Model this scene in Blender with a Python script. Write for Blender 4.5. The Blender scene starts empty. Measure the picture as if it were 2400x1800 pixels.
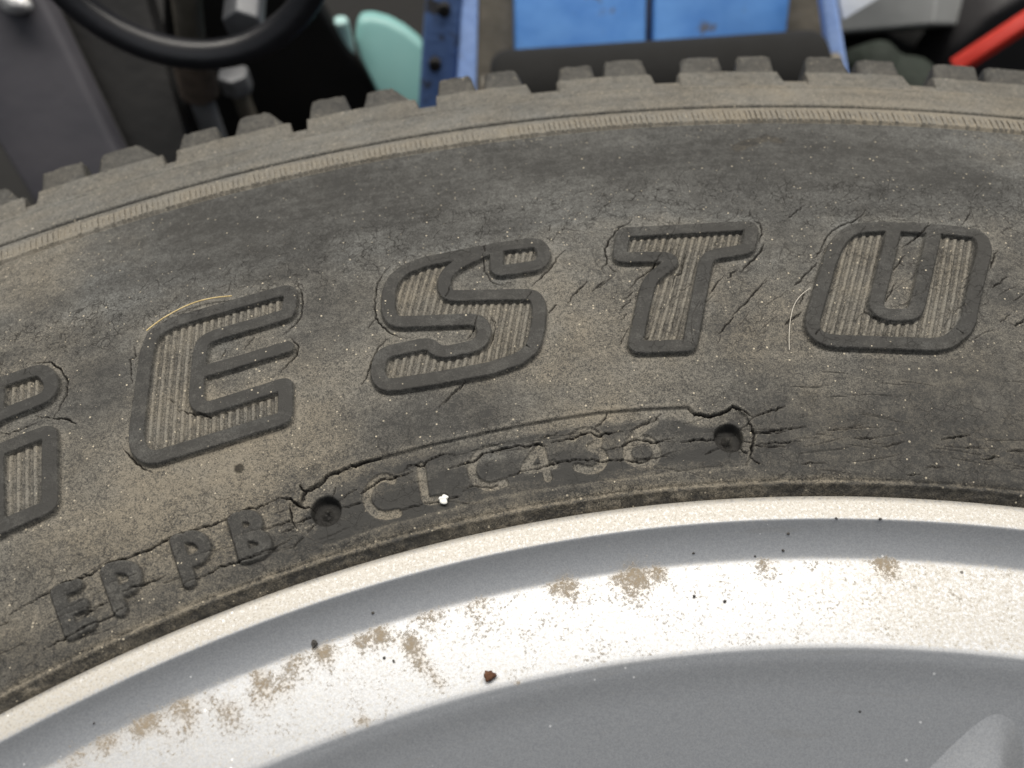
import bpy, bmesh, math, random
import numpy as np
from mathutils import Matrix, Vector
S = bpy.context.scene
COL = S.collection
rng = np.random.default_rng(7)
random.seed(7)
PI = math.pi
H0 = 0.18                     # height of the rim flange plane above the floor (wheel lies flat)

# ------------------------------------------------------------------ camera
cd = bpy.data.cameras.new('camera'); camo = bpy.data.objects.new('camera', cd); COL.objects.link(camo)
RX = ((0.9978833506, 0.0650293662, 0.0), (-0.0549483329, 0.8431886972, -0.5348023014), (-0.0347778547, 0.5336703125, 0.8449772177))
M = Matrix.Identity(4)
for i in range(3):
    for j in range(3): M[i][j] = RX[i][j]
M.translation = Vector((-0.0270466, 0.1574362, 0.1051884 + H0))
camo.matrix_world = M
cd.sensor_width = 36.0; cd.lens = 36.0 * 1949.52 / 2400.0
cd.clip_start = 0.005; cd.clip_end = 50
cd.dof.use_dof = True; cd.dof.focus_distance = 0.121; cd.dof.aperture_fstop = 18.5
S.camera = camo

# ------------------------------------------------------------------ light
W = bpy.data.worlds.new('World'); S.world = W; W.use_nodes = True
W.node_tree.nodes['Background'].inputs[0].default_value = (0.90, 0.95, 1.0, 1)
W.node_tree.nodes['Background'].inputs[1].default_value = 0.17
def area(name, loc, tgt, sx, sy, power, colr):
    l = bpy.data.lights.new(name, 'AREA'); l.shape = 'RECTANGLE'; l.size = sx; l.size_y = sy; l.energy = power; l.color = colr
    o = bpy.data.objects.new(name, l); COL.objects.link(o); o.location = loc
    o.rotation_euler = (Vector(tgt) - Vector(loc)).to_track_quat('-Z', 'Y').to_euler()
    return o
area('ceiling_tube_light', (0.10, 1.15, 2.35), (0.0, 0.25, 0.18), 3.8, 0.6, 122, (1.0, 0.945, 0.86))
area('bounce_fill_light', (0.1, -1.6, 2.8), (0.0, 0.25, 0.18), 3.6, 2.6, 15, (0.95, 0.97, 1.0))  # added soft fill standing in for ceiling bounce, not a fixture
S.view_settings.view_transform = 'Standard'; S.view_settings.look = 'None'
S.view_settings.exposure = 0.0; S.view_settings.gamma = 1.0
S.render.engine = 'CYCLES'

# ------------------------------------------------------------------ traced wheel-plane data (0.01 mm)
LETTERS=[{"strokes":[[(-10121,22167),(-9507,22433),(-9450,22563),(-9511,22759),(-9684,22940),(-9842,22926),(-10471,22703),(-10845,22437),(-10991,22057),(-10802,20951),(-10612,20388),(-10362,20160),(-10059,20143),(-9631,20446),(-9055,20702),(-9054,20773),(-9290,21820),(-9359,21854),(-9930,21619),(-10035,21530),(-9954,20898),(-10128,20774),(-10357,20923),(-10441,21512),(-10388,21906),(-10121,22167)],[(-10311,22744),(-10151,22196)],[(-9983,21574),(-9690,20439)]],"fill":[[(-10121,22167),(-9507,22433),(-9450,22563),(-9511,22759),(-9684,22940),(-9842,22926),(-10471,22703),(-10845,22437),(-10991,22057),(-10802,20951),(-10612,20388),(-10362,20160),(-10059,20143),(-9631,20446),(-9055,20702),(-9054,20773),(-9290,21820),(-9359,21854),(-9930,21619),(-10035,21530),(-9954,20898),(-10128,20774),(-10357,20923),(-10441,21512),(-10388,21906),(-10121,22167)]],"hole":[],"rib":[(-9738,21757),(-9487,20688)]},{"strokes":[[(-8120,23480),(-7870,23676),(-6976,23944),(-6156,24176),(-6066,24121),(-6069,23720),(-6119,23673),(-7136,23374),(-7309,23279),(-7342,23108),(-7286,22264),(-7211,22118),(-7074,22083),(-6006,22413),(-5990,22355),(-5962,21881),(-6002,21842),(-7727,21341),(-7884,21385),(-7996,21517),(-8052,21714),(-8152,23149),(-8120,23480)],[(-7246,22707),(-6606,22890),(-6036,23060)]],"fill":[[(-8120,23480),(-7870,23676),(-6976,23944),(-6156,24176),(-6066,24121),(-6069,23720),(-6119,23673),(-7136,23374),(-7309,23279),(-7342,23108),(-7286,22264),(-7211,22118),(-7074,22083),(-6006,22413),(-5990,22355),(-5962,21881),(-6002,21842),(-7727,21341),(-7884,21385),(-7996,21517),(-8052,21714),(-8152,23149),(-8120,23480)]],"hole":[],"rib":[(-7805,23423),(-7648,21619)]},{"strokes":[[(-2806,24742),(-2829,24289),(-2754,24265),(-2184,24321),(-2081,24429),(-2049,24599),(-2114,24775),(-2223,24821),(-2692,24782),(-3123,24716),(-3589,24633),(-3960,24568),(-4273,24441),(-4443,24263),(-4523,24045),(-4525,23607),(-4453,23439),(-4343,23385),(-3254,23355),(-3133,23309),(-3068,23188),(-3077,23042),(-3138,22922),(-3253,22859),(-3667,22787),(-3795,22837),(-3872,22935),(-3975,22960),(-4491,22868),(-4610,22795),(-4649,22627),(-4653,22448),(-4582,22315),(-4447,22280),(-3876,22343),(-3028,22459),(-2562,22604),(-2354,22781),(-2249,23168),(-2207,23507),(-2243,23695),(-2358,23763),(-3581,23827),(-3655,23969),(-3664,24147),(-3593,24320),(-3388,24497),(-2974,24720),(-2806,24742)]],"fill":[[(-2806,24742),(-2829,24289),(-2754,24265),(-2184,24321),(-2081,24429),(-2049,24599),(-2114,24775),(-2223,24821),(-2692,24782),(-3123,24716),(-3589,24633),(-3960,24568),(-4273,24441),(-4443,24263),(-4523,24045),(-4525,23607),(-4453,23439),(-4343,23385),(-3254,23355),(-3133,23309),(-3068,23188),(-3077,23042),(-3138,22922),(-3253,22859),(-3667,22787),(-3795,22837),(-3872,22935),(-3975,22960),(-4491,22868),(-4610,22795),(-4649,22627),(-4653,22448),(-4582,22315),(-4447,22280),(-3876,22343),(-3028,22459),(-2562,22604),(-2354,22781),(-2249,23168),(-2207,23507),(-2243,23695),(-2358,23763),(-3581,23827),(-3655,23969),(-3664,24147),(-3593,24320),(-3388,24497),(-2974,24720),(-2806,24742)]],"hole":[],"rib":[(-2590,23656),(-2802,22658)]},{"strokes":[[(-730,24914),(1284,24887),(1318,24808),(1176,24416),(1114,24380),(590,24311),(489,24227),(411,24050),(193,23381),(-49,22664),(-89,22638),(-863,22670),(-669,23304),(-521,23753),(-425,23921),(-181,24121),(-47,24242),(-148,24334),(-854,24375),(-870,24428),(-760,24863),(-730,24914)]],"fill":[[(-730,24914),(1284,24887),(1318,24808),(1176,24416),(1114,24380),(590,24311),(489,24227),(411,24050),(193,23381),(-49,22664),(-89,22638),(-863,22670),(-669,23304),(-521,23753),(-425,23921),(-181,24121),(-47,24242),(-148,24334),(-854,24375),(-870,24428),(-760,24863),(-730,24914)]],"hole":[],"rib":[(289,24542),(-344,22869)]},{"strokes":[[(3380,24680),(2963,24681),(2758,24568),(2550,24341),(2347,23994),(1829,22940),(1800,22787),(1860,22638),(2015,22559),(2812,22460),(3494,22373),(3711,22412),(3975,22590),(4108,22752),(4188,22941),(4551,23611),(4808,24058),(4849,24284),(4778,24419),(4527,24487),(4047,24599),(3380,24680)],[(3540,24583),(3147,23771),(2863,23212),(2825,23075),(2877,22972),(3026,22930),(3296,22918),(3390,22989),(3462,23122),(4179,24528)]],"fill":[[(3380,24680),(2963,24681),(2758,24568),(2550,24341),(2347,23994),(1829,22940),(1800,22787),(1860,22638),(2015,22559),(2812,22460),(3494,22373),(3711,22412),(3975,22590),(4108,22752),(4188,22941),(4551,23611),(4808,24058),(4849,24284),(4778,24419),(4527,24487),(4047,24599),(3380,24680)]],"hole":[[(3540,24583),(3147,23771),(2863,23212),(2825,23075),(2877,22972),(3026,22930),(3296,22918),(3390,22989),(3462,23122),(4179,24528)]],"rib":[(3212,24587),(2361,22793)]}]
SOLID=[[[(-8736,19536),(-8482,19030)],[(-8739,19554),(-8523,19624)],[(-8610,19288),(-8407,19374)],[(-8483,19039),(-8274,19139)]],[[(-8149,19785),(-7914,19295)],[(-8143,19803),(-7979,19841),(-7833,19807),(-7758,19706),(-7789,19592),(-7887,19534),(-7990,19512)]],[[(-7296,20148),(-7077,19616)],[(-7298,20166),(-7120,20205),(-6988,20162),(-6905,20047),(-6932,19939),(-7035,19880),(-7150,19858)]],[[(-6558,20394),(-6379,19898)],[(-6560,20413),(-6368,20452),(-6252,20371),(-6263,20259),(-6351,20197),(-6460,20175)],[(-6460,20175),(-6259,20184),(-6125,20103),(-6112,19995),(-6227,19928),(-6379,19898)]]]
PLATE=[(-5683,20621),(-5627,20780),(-5364,20964),(-4792,21176),(-3883,21374),(-3060,21517),(-2743,21567),(-2121,21648),(-1497,21708),(-786,21722),(-187,21701),(-115,21593),(73,21548),(233,21563),(426,21662),(595,21515),(654,21253),(581,20987),(470,20771),(-47,20762),(-564,20749),(-1600,20686),(-2460,20620),(-2804,20578),(-3110,20543),(-3908,20366),(-4615,20226),(-5002,20105),(-5310,20013),(-5526,20097),(-5698,20225),(-5799,20403),(-5814,20579),(-5746,20616)]
ENGRAVED=[[[(-4454,20893),(-4566,20948),(-4693,20889),(-4795,20739),(-4810,20610),(-4722,20461),(-4566,20393),(-4378,20423)]],[[(-4051,21063),(-3997,20554),(-3742,20597)]],[[(-2976,21256),(-3121,21281),(-3272,21188),(-3361,20992),(-3304,20807),(-3117,20709),(-2905,20769)]],[[(-2292,20809),(-2360,21285),(-2636,20924),(-2183,20987)]],[[(-1882,21365),(-1768,21459),(-1612,21441),(-1525,21343),(-1543,21254),(-1652,21206)],[(-1652,21206),(-1520,21143),(-1470,21033),(-1543,20913),(-1702,20871),(-1869,20932)]],[[(-705,21530),(-891,21450),(-1067,21296),(-1157,21121),(-1140,20976),(-957,20913),(-779,20954),(-718,21093),(-777,21241),(-910,21295),(-1093,21225)]]]
HOLES=[(-5353,20496),(299,21214)]
CRACKS=[(6,[(-9934,23146),(-9648,23146),(-9437,22958),(-9294,22750),(-9256,22501),(-9305,22238),(-9352,22111)]),(4,[(-9352,22111),(-9630,22186)]),(6,[(-9352,22111),(-9180,22097),(-9002,22006)]),(4,[(-10073,21924),(-9933,21900),(-9756,21988),(-9572,22051)]),(5,[(-6054,24377),(-5944,24239),(-5882,23951),(-5904,23646),(-5999,23504),(-6149,23339)]),(5,[(-6027,23299),(-5881,23112),(-5903,22946),(-6110,22663)]),(5,[(-8234,21548),(-8075,21382),(-7920,21229),(-7759,21151)]),(3,[(-7100,24536),(-7116,24330),(-7225,24240)]),(4,[(-6575,23346),(-6713,23125)]),(4,[(-6983,23134),(-7043,22981)]),(4,[(-8416,23329),(-8351,23121),(-8435,23071),(-8365,22839),(-8314,22641)]),(3,[(-7743,22303),(-7554,22238)]),(4,[(-7559,22124),(-7325,22044),(-7048,21962)]),(3,[(-7147,24827),(-7237,24606)]),(4,[(-9412,19166),(-9317,19204)]),(7,[(-9317,19298),(-9116,19428),(-8877,19558),(-8736,19658),(-8434,19760),(-8318,19818),(-8203,19885),(-8014,19950),(-7858,19989),(-7650,20062),(-7445,20182),(-7271,20258),(-7056,20314),(-6912,20345),(-6696,20421),(-6445,20542),(-6187,20597),(-5986,20694),(-5815,20657),(-5738,20615)]),(5,[(-8835,18841),(-8664,18950),(-8533,18979),(-8277,19120),(-7981,19244),(-7833,19323)]),(4,[(-8424,19209),(-8266,19322),(-8119,19402)]),(5,[(-7923,19516),(-7737,19579),(-7431,19708)]),(5,[(-7222,19550),(-6998,19638),(-6756,19770),(-6526,19832),(-6437,19846),(-6241,19910),(-6061,19975),(-5792,20126)]),(4,[(-6204,20256),(-5985,20321),(-5594,20397)]),(6,[(-5710,20847),(-5631,20765),(-5683,20651)]),(3,[(-7422,19619),(-7231,19673)]),(5,[(-5708,20849),(-5634,20764)]),(6,[(-5953,20690),(-5827,20676),(-5793,20626),(-5713,20582),(-5531,20541)]),(8,[(-5683,20621),(-5627,20780),(-5425,20884),(-5364,20964),(-5143,21052),(-5016,21112),(-4791,21168),(-4614,21201)]),(7,[(-5831,20596),(-5807,20419),(-5730,20258)]),(4,[(-5276,20682),(-5233,20826)]),(4,[(-5181,20629),(-5072,20720),(-4947,20779)]),(4,[(-5162,20523),(-5006,20564),(-4818,20594)]),(5,[(-5520,20437),(-5719,20352)]),(4,[(-5935,20331),(-5797,20371)]),(4,[(-5928,20205),(-5762,20275)]),(4,[(-5470,20340),(-5597,20221)]),(4,[(-5634,20131),(-5753,20008)]),(7,[(-4882,20719),(-4756,20818),(-4630,20910),(-4454,20918),(-4294,20951),(-4165,21002)]),(5,[(-4293,21009),(-4228,21089),(-4067,21080),(-3888,21171),(-3676,21227),(-3579,21205)]),(4,[(-4362,20453),(-4045,20525)]),(6,[(-3650,21016),(-3324,21099),(-3189,21217),(-2959,21255),(-2828,21265),(-2663,21298),(-2584,21267),(-2398,21308)]),(5,[(-4013,20555),(-3823,20561),(-3663,20593),(-3504,20617)]),(4,[(-3485,20671),(-3306,20750),(-3100,20716),(-2938,20755)]),(4,[(-2870,20832),(-2622,20934)]),(4,[(-3775,21925),(-3656,22048),(-3432,22240)]),(5,[(-2761,21272),(-2655,21293),(-2518,21267),(-2384,21304),(-2274,21262)]),(6,[(-2201,21303),(-1882,21365),(-1771,21423),(-1629,21442),(-1531,21371),(-1176,21413)]),(4,[(-2353,21375),(-2111,21444)]),(4,[(-1375,21685),(-1478,21543),(-1573,21475)]),(5,[(-2786,20862),(-2679,20918),(-2436,20948),(-2191,21005),(-1911,21042),(-1448,21004),(-1155,20995),(-953,20948),(-703,21011),(-599,21013)]),(5,[(-1451,21139),(-1201,21196),(-1015,21293),(-728,21220),(-424,21273)]),(4,[(-603,21635),(-683,21566),(-884,21505),(-1072,21406)]),(7,[(-382,21197),(-187,21220),(104,21191)]),(8,[(-207,21683),(-132,21594),(72,21543),(215,21561),(367,21625),(427,21667),(570,21573),(674,21463)]),(5,[(674,21463),(860,21524),(1160,21605)]),(4,[(672,21454),(474,21321)]),(6,[(611,21403),(660,21235),(539,20886)]),(6,[(667,21225),(1089,21231)]),(5,[(498,21155),(651,21135)]),(4,[(601,21049),(1044,20999)]),(5,[(445,21050),(519,20974)]),(4,[(137,21072),(-65,20996)]),(4,[(539,20886),(645,20793)]),(5,[(-4532,24613),(-4639,24450),(-4725,24264),(-4735,24028),(-4754,23796),(-4736,23566),(-4623,23377),(-4461,23226),(-4250,23126)]),(4,[(-4736,23543),(-4836,23373)]),(5,[(-4530,23157),(-4684,23001),(-4764,22761),(-4825,22524),(-4905,22371)]),(5,[(-1710,24684),(-1873,24524),(-1963,24335),(-2143,24133),(-2300,23980)]),(5,[(-1427,23999),(-1629,23781),(-1771,23603)]),(4,[(-1132,23998),(-1375,23806)]),(5,[(-1952,23584),(-2070,23441)]),(5,[(-3380,22294),(-3553,22144),(-3725,21959)]),(4,[(-3005,24825),(-3000,24699)]),(4,[(-3645,23816),(-3552,24042)]),(4,[(-3153,23437),(-3213,23228),(-3341,23048)]),(4,[(-2993,23447),(-2893,23310),(-2940,23039),(-3018,22837)]),(3,[(-2312,23794),(-2391,23684)]),(3,[(-2481,22839),(-2399,22771)]),(3,[(-1905,25289),(-1935,25149)]),(3,[(-1609,25374),(-1730,25098)]),(4,[(-3038,24677),(-3031,24356),(-2929,24130),(-2787,24046),(-2603,24078)]),(6,[(-551,25284),(-648,25172),(-784,25113),(-882,24968),(-995,24826),(-1069,24598),(-1075,24348),(-1174,24233)]),(4,[(-1044,24283),(-951,24152)]),(4,[(-1011,24046),(-1210,23913),(-1376,23788)]),(5,[(-197,24437),(-284,24279),(-430,24127),(-617,24002),(-783,23797)]),(4,[(-745,23737),(-896,23618)]),(4,[(-794,23591),(-983,23403)]),(3,[(-886,23341),(-990,23222)]),(3,[(-964,22953),(-1075,22768)]),(5,[(1419,25048),(1515,24973),(1491,24757),(1399,24594)]),(6,[(1467,24545),(1365,24364),(1242,24230),(1130,24136),(990,23985)]),(5,[(923,24032),(756,23885)]),(5,[(684,23911),(531,23747),(430,23605)]),(5,[(1346,23795),(1195,23654),(984,23430),(695,23170)]),(6,[(704,23142),(561,23010),(431,22861)]),(4,[(221,24506),(143,24324),(65,24044),(-54,23974),(-157,23708)]),(3,[(-604,22898),(-767,22780)]),(3,[(1416,25316),(1367,25172)]),(3,[(875,25367),(851,25171)]),(3,[(1247,25356),(1119,25146)]),(3,[(237,25255),(196,25113)]),(4,[(1892,23769),(1757,23664)]),(4,[(1751,23166),(1477,22955)]),(3,[(2223,25292),(2029,25111)]),(5,[(3308,25188),(3162,25010),(2985,24895),(2794,24839),(2665,24754),(2508,24624),(2357,24379),(2226,24206),(2173,24165)]),(5,[(2192,24073),(2031,23907),(1733,23649)]),(5,[(4203,24792),(4113,24629),(4015,24542),(3794,24396),(3600,24273)]),(5,[(3601,24113),(3469,23965),(3323,23821)]),(4,[(3299,23581),(3034,23234)]),(4,[(4978,25001),(4715,24699)]),(5,[(5066,24104),(4933,23933),(4811,23742)]),(5,[(4990,23551),(4700,23358)]),(4,[(5128,23218),(4917,23094)]),(4,[(4780,22847),(4592,22726)]),(6,[(4958,22754),(4786,22642)]),(3,[(3469,23965),(3515,23894)]),(4,[(1943,22798),(1818,22682)]),(3,[(3865,22612),(3943,22510)]),(4,[(2654,23164),(2718,22980),(2834,22872)]),(5,[(1736,23160),(1443,22946)]),(4,[(2358,25380),(2107,25182),(1921,25013)]),(4,[(1864,23494),(1752,23299)]),(4,[(1974,21056),(2343,21043)]),(4,[(2368,20906),(2694,20955)]),(5,[(3203,20945),(3607,20972)]),(5,[(4040,20713),(4264,20695)]),(5,[(3681,20627),(3906,20636)]),(4,[(2884,20565),(3135,20559)]),(5,[(623,21230),(1004,21249),(1416,21279)]),(4,[(1227,20746),(1566,20736)]),(4,[(623,21064),(1287,21071)]),(4,[(1660,21200),(2093,21204)]),(4,[(3449,20806),(3702,20806)]),(4,[(2615,20487),(2781,20480)])]
BLOBS=[(-8694,22661,711,-0.4,-0.3),(-8102,25263,1477,-0.25,-0.4),(-3972,26406,2450,-0.18,-0.5),(-5718,23519,530,-0.2,-0.2),(3883,21402,1336,-0.15,0.1),(2911,21101,928,-0.35,0),(853,21257,653,-0.3,-0.2),(1238,26403,2908,-0.12,-0.5),(4768,25855,2153,-0.12,-0.4),(-6692,26452,1556,-0.2,-0.4),(-4259,21648,547,-0.25,-0.2),(-2966,21970,738,-0.25,-0.2),(-6857,22665,256,-0.2,-0.2),(-10605,25242,1036,0.35,0.5),(-6613,21591,1029,0.3,0.3),(-8032,20720,1163,0.22,0.3),(-1728,22666,1385,0.15,0.3),(1352,23117,826,0.15,0.2),(-1724,24113,735,0.22,0.1),(-5427,21990,738,0.15,0.3),(330,23936,395,0.2,0.2),(-7866,23376,399,0.1,0.2),(-4664,25253,574,0.12,-0.2),(6610,26928,923,0.1,0.2)]
STAINS=[(-2193,19421,228,1),(-1274,19448,341,1),(-927,19472,171,0.9),(-1925,19246,169,0.6),(565,19472,170,0.6),(2106,19350,179,1),(-4638,18869,179,1),(-4886,18802,139,0.8),(-5352,18712,178,1),(-5677,18636,222,0.6),(-6183,18481,110,1),(-6079,18265,245,0.7),(-5869,18329,218,0.6),(-4218,18677,166,0.9),(-4080,18454,120,0.7),(-3863,18230,97,0.7),(-7092,18173,190,1),(-7006,17965,161,0.7),(-7540,17973,216,1),(-7262,17906,215,0.7),(-6476,17983,188,0.8),(-7978,17777,214,0.8),(-4818,17831,96,1),(-5074,17689,74,0.9),(-2748,18802,122,0.7),(-2206,18657,121,0.6),(-3969,19105,226,0.5),(-3346,19179,226,0.5),(-2869,18167,64,0.8),(-8367,17630,212,0.6),(-6813,18105,217,0.5)]
LUGS=[(-4361,-4312,-4144,-4048),(-3957,-3918,-3651,-3655),(-3590,-3538,-3297,-3152),(-3057,-3013,-2768,-2755),(-2687,-2608,-2424,-2290),(-2176,-2121,-1892,-1848),(-1804,-1744,-1556,-1427),(-1280,-1234,-1006,-1003),(-961,-908,-689,-645),(-431,-385,-157,-165),(-117,-71,198,213),(414,457,725,721),(790,836,1071,1087),(1281,1320,1572,1588),(1635,1654,1914,1931),(2127,2166,2447,2441),(2477,2495,2840,2850)]
STRAW=[(-8241,23554),(-8096,23732),(-7922,23870),(-7625,24072),(-7299,24145),(-7006,24138)]
HAIR=[(1967,23564),(1724,23422),(1566,23156),(1449,22777),(1397,22483)]
FLECK=(-3741,20576)
CRUMB=[(-3231,18270),(-5482,18799)]
GRIT=[(-101,19023),(-488,19117),(-4448,18534),(-4569,18584),(-4720,19140),(413,19597),(-414,19678),(-8126,17988),(868,19822),(1509,19939),(2080,19887),(791,19638)]
DIRT=(-6553,21154)
SCUFF=[(1575,27042),(1889,27223),(2228,27333),(2399,27244)]


# ------------------------------------------------------------------ node helpers
class NT:
    def __init__(s, name):
        s.m = bpy.data.materials.new(name); s.m.use_nodes = True; s.t = s.m.node_tree
        s.b = s.t.nodes['Principled BSDF']
        g = s.n('ShaderNodeNewGeometry'); s.pos = g.outputs['Position']
    def n(s, ty, **kw):
        nd = s.t.nodes.new(ty)
        for k, v in kw.items(): setattr(nd, k, v)
        return nd
    def put(s, sock, v):
        if isinstance(v, bpy.types.NodeSocket): s.t.links.new(v, sock)
        else: sock.default_value = v
    def math(s, op, a, b=0.0, c=None, clamp=False):
        nd = s.n('ShaderNodeMath', operation=op, use_clamp=clamp); s.put(nd.inputs[0], a); s.put(nd.inputs[1], b)
        if c is not None: s.put(nd.inputs[2], c)
        return nd.outputs[0]
    def noise(s, scale, detail=2.0, rough=0.5, vec=None, dist=0.0):
        nd = s.n('ShaderNodeTexNoise'); s.put(nd.inputs['Vector'], vec if vec is not None else s.pos)
        nd.inputs['Scale'].default_value = scale; nd.inputs['Detail'].default_value = detail
        nd.inputs['Roughness'].default_value = rough; nd.inputs['Distortion'].default_value = dist
        return nd.outputs[0]
    def voro(s, scale, feature='F1', out='Distance', vec=None):
        nd = s.n('ShaderNodeTexVoronoi', feature=feature); s.put(nd.inputs['Vector'], vec if vec is not None else s.pos)
        nd.inputs['Scale'].default_value = scale
        return nd.outputs[out]
    def mix(s, f, a, b, blend='MIX'):
        nd = s.n('ShaderNodeMix', data_type='RGBA', blend_type=blend); s.put(nd.inputs[0], f); s.put(nd.inputs[6], a); s.put(nd.inputs[7], b)
        return nd.outputs[2]
    def step(s, v, a, b, c=0.0, d=1.0):
        nd = s.n('ShaderNodeMapRange', interpolation_type='SMOOTHSTEP'); s.put(nd.inputs[0], v)
        for i, q in enumerate((a, b, c, d)): s.put(nd.inputs[i + 1], q)
        return nd.outputs[0]
    def attr(s, name):
        return s.n('ShaderNodeAttribute', attribute_name=name).outputs['Fac']
    def bump(s, h, strength, dist, prev=None):
        nd = s.n('ShaderNodeBump'); s.put(nd.inputs['Height'], h); nd.inputs['Strength'].default_value = strength; nd.inputs['Distance'].default_value = dist
        if prev is not None: s.t.links.new(prev, nd.inputs['Normal'])
        return nd.outputs[0]
    def set(s, **kw):
        for k, v in kw.items(): s.put(s.b.inputs[k.replace('_', ' ')], v)
        return s.m
def polar(n):
    # circumferential coordinates for rubbed streaks: (angle * 0.25, radius, z)
    sp = n.n('ShaderNodeSeparateXYZ'); n.put(sp.inputs[0], n.pos)
    a = n.math('ARCTAN2', sp.outputs[0], sp.outputs[1])
    r = n.math('SQRT', n.math('ADD', n.math('MULTIPLY', sp.outputs[0], sp.outputs[0]), n.math('MULTIPLY', sp.outputs[1], sp.outputs[1])))
    cb = n.n('ShaderNodeCombineXYZ'); n.put(cb.inputs[0], n.math('MULTIPLY', a, 0.02)); n.put(cb.inputs[1], r); n.put(cb.inputs[2], 0.0)
    return cb.outputs[0]

def mat_rubber(name, base=None, warm=None):
    n = NT(name)
    dust_and_light = n.attr('dust_and_light') if base is None else n.math('ADD', base, 0.0)
    wr = n.attr('warm') if warm is None else n.math('ADD', warm, 0.0)
    big = n.noise(90, 4, 0.6); mid = n.noise(520, 4, 0.7); fine = n.noise(1900, 4, 0.8); grain = n.noise(5200, 2, 0.7)
    streak = n.noise(900, 3, 0.6, polar(n))
    d = n.math('ADD', dust_and_light, n.math('MULTIPLY', n.math('SUBTRACT', big, 0.5), 0.50))
    d = n.math('ADD', d, n.math('MULTIPLY', n.math('SUBTRACT', mid, 0.5), 0.80))
    tex = n.math('ADD', n.math('MULTIPLY', n.math('SUBTRACT', fine, 0.5), 1.9), n.math('MULTIPLY', n.math('SUBTRACT', grain, 0.5), 2.2))
    d = n.math('ADD', d, n.math('MULTIPLY', tex, n.math('ADD', 0.32, n.math('MULTIPLY', n.math('MINIMUM', n.math('MAXIMUM', dust_and_light, 0.0), 0.6), 1.7))))
    d = n.math('ADD', d, n.math('MULTIPLY', n.math('SUBTRACT', streak, 0.5), 0.25), clamp=True)
    w = n.math('ADD', wr, n.math('MULTIPLY', n.math('SUBTRACT', n.noise(140, 3, 0.6), 0.5), 1.1), clamp=True)
    rub = n.mix(n.noise(60, 2), (0.034, 0.034, 0.0335, 1), (0.050, 0.0485, 0.045, 1))
    dcol = n.mix(w, (0.168, 0.169, 0.162, 1), (0.214, 0.190, 0.151, 1))
    c = n.mix(d, rub, dcol)
    # pale grit and mineral specks caught in the dust
    vo = n.n('ShaderNodeTexVoronoi'); n.put(vo.inputs['Vector'], n.pos); vo.inputs['Scale'].default_value = 2100
    rnd = n.n('ShaderNodeSeparateColor'); n.put(rnd.inputs[0], vo.outputs['Color'])
    sp = n.math('MULTIPLY', n.math('LESS_THAN', vo.outputs['Distance'], n.math('MULTIPLY', rnd.outputs[1], 0.34)), n.math('GREATER_THAN', rnd.outputs[0], n.math('SUBTRACT', 0.955, n.math('MULTIPLY', dust_and_light, 0.22))))
    c = n.mix(n.math('MULTIPLY', sp, n.math('ADD', 0.25, n.math('MULTIPLY', rnd.outputs[2], 0.75))), c, (0.46, 0.41, 0.32, 1))
    vo2 = n.n('ShaderNodeTexVoronoi'); n.put(vo2.inputs['Vector'], n.pos); vo2.inputs['Scale'].default_value = 420
    r2 = n.n('ShaderNodeSeparateColor'); n.put(r2.inputs[0], vo2.outputs['Color'])
    sp2 = n.math('MULTIPLY', n.math('LESS_THAN', vo2.outputs['Distance'], n.math('MULTIPLY', r2.outputs[1], 0.09)), n.math('GREATER_THAN', r2.outputs[0], 0.955))
    c = n.mix(n.math('MULTIPLY', sp2, n.math('MULTIPLY', r2.outputs[2], 0.9)), c, (0.6, 0.56, 0.48, 1))
    # fine connected crazing of the aged surface
    wv = n.n('ShaderNodeVectorMath', operation='ADD'); n.put(wv.inputs[0], n.pos)
    nz = n.n('ShaderNodeTexNoise'); n.put(nz.inputs['Vector'], n.pos); nz.inputs['Scale'].default_value = 500; nz.inputs['Detail'].default_value = 3
    sc_ = n.n('ShaderNodeVectorMath', operation='SCALE'); n.put(sc_.inputs[0], nz.outputs['Color']); sc_.inputs['Scale'].default_value = 0.0022; n.put(wv.inputs[1], sc_.outputs[0])
    cz = None
    for scl, wid in ((340, 0.030), (760, 0.045)):
        ed = n.voro(scl, 'DISTANCE_TO_EDGE', 'Distance', wv.outputs[0])
        li = n.math('MULTIPLY', n.step(ed, wid * .35, wid, 1.0, 0.0), n.step(n.noise(scl * .45, 2, .6), .50, .60))
        cz = li if cz is None else n.math('MAXIMUM', cz, li)
    cz = n.math('MULTIPLY', cz, n.attr('craze'))
    c = n.mix(n.math('MULTIPLY', cz, 0.75), c, (0.018, 0.017, 0.016, 1))
    # bare, dark rubber inside cracks
    c = n.mix(n.attr('crack'), c, (0.012, 0.011, 0.010, 1))
    b = n.bump(fine, 0.5, 0.00022)
    b = n.bump(grain, 0.30, 0.00008, b)
    b = n.bump(n.math('MULTIPLY', cz, -1.0), 0.5, 0.00015, b)
    b = n.bump(mid, 0.3, 0.0005, b)
    rough = n.math('ADD', 0.62, n.math('MULTIPLY', d, 0.34))
    return n.set(Base_Color=c, Roughness=rough, Normal=b, **{'Specular_IOR_Level': 0.14})

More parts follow.
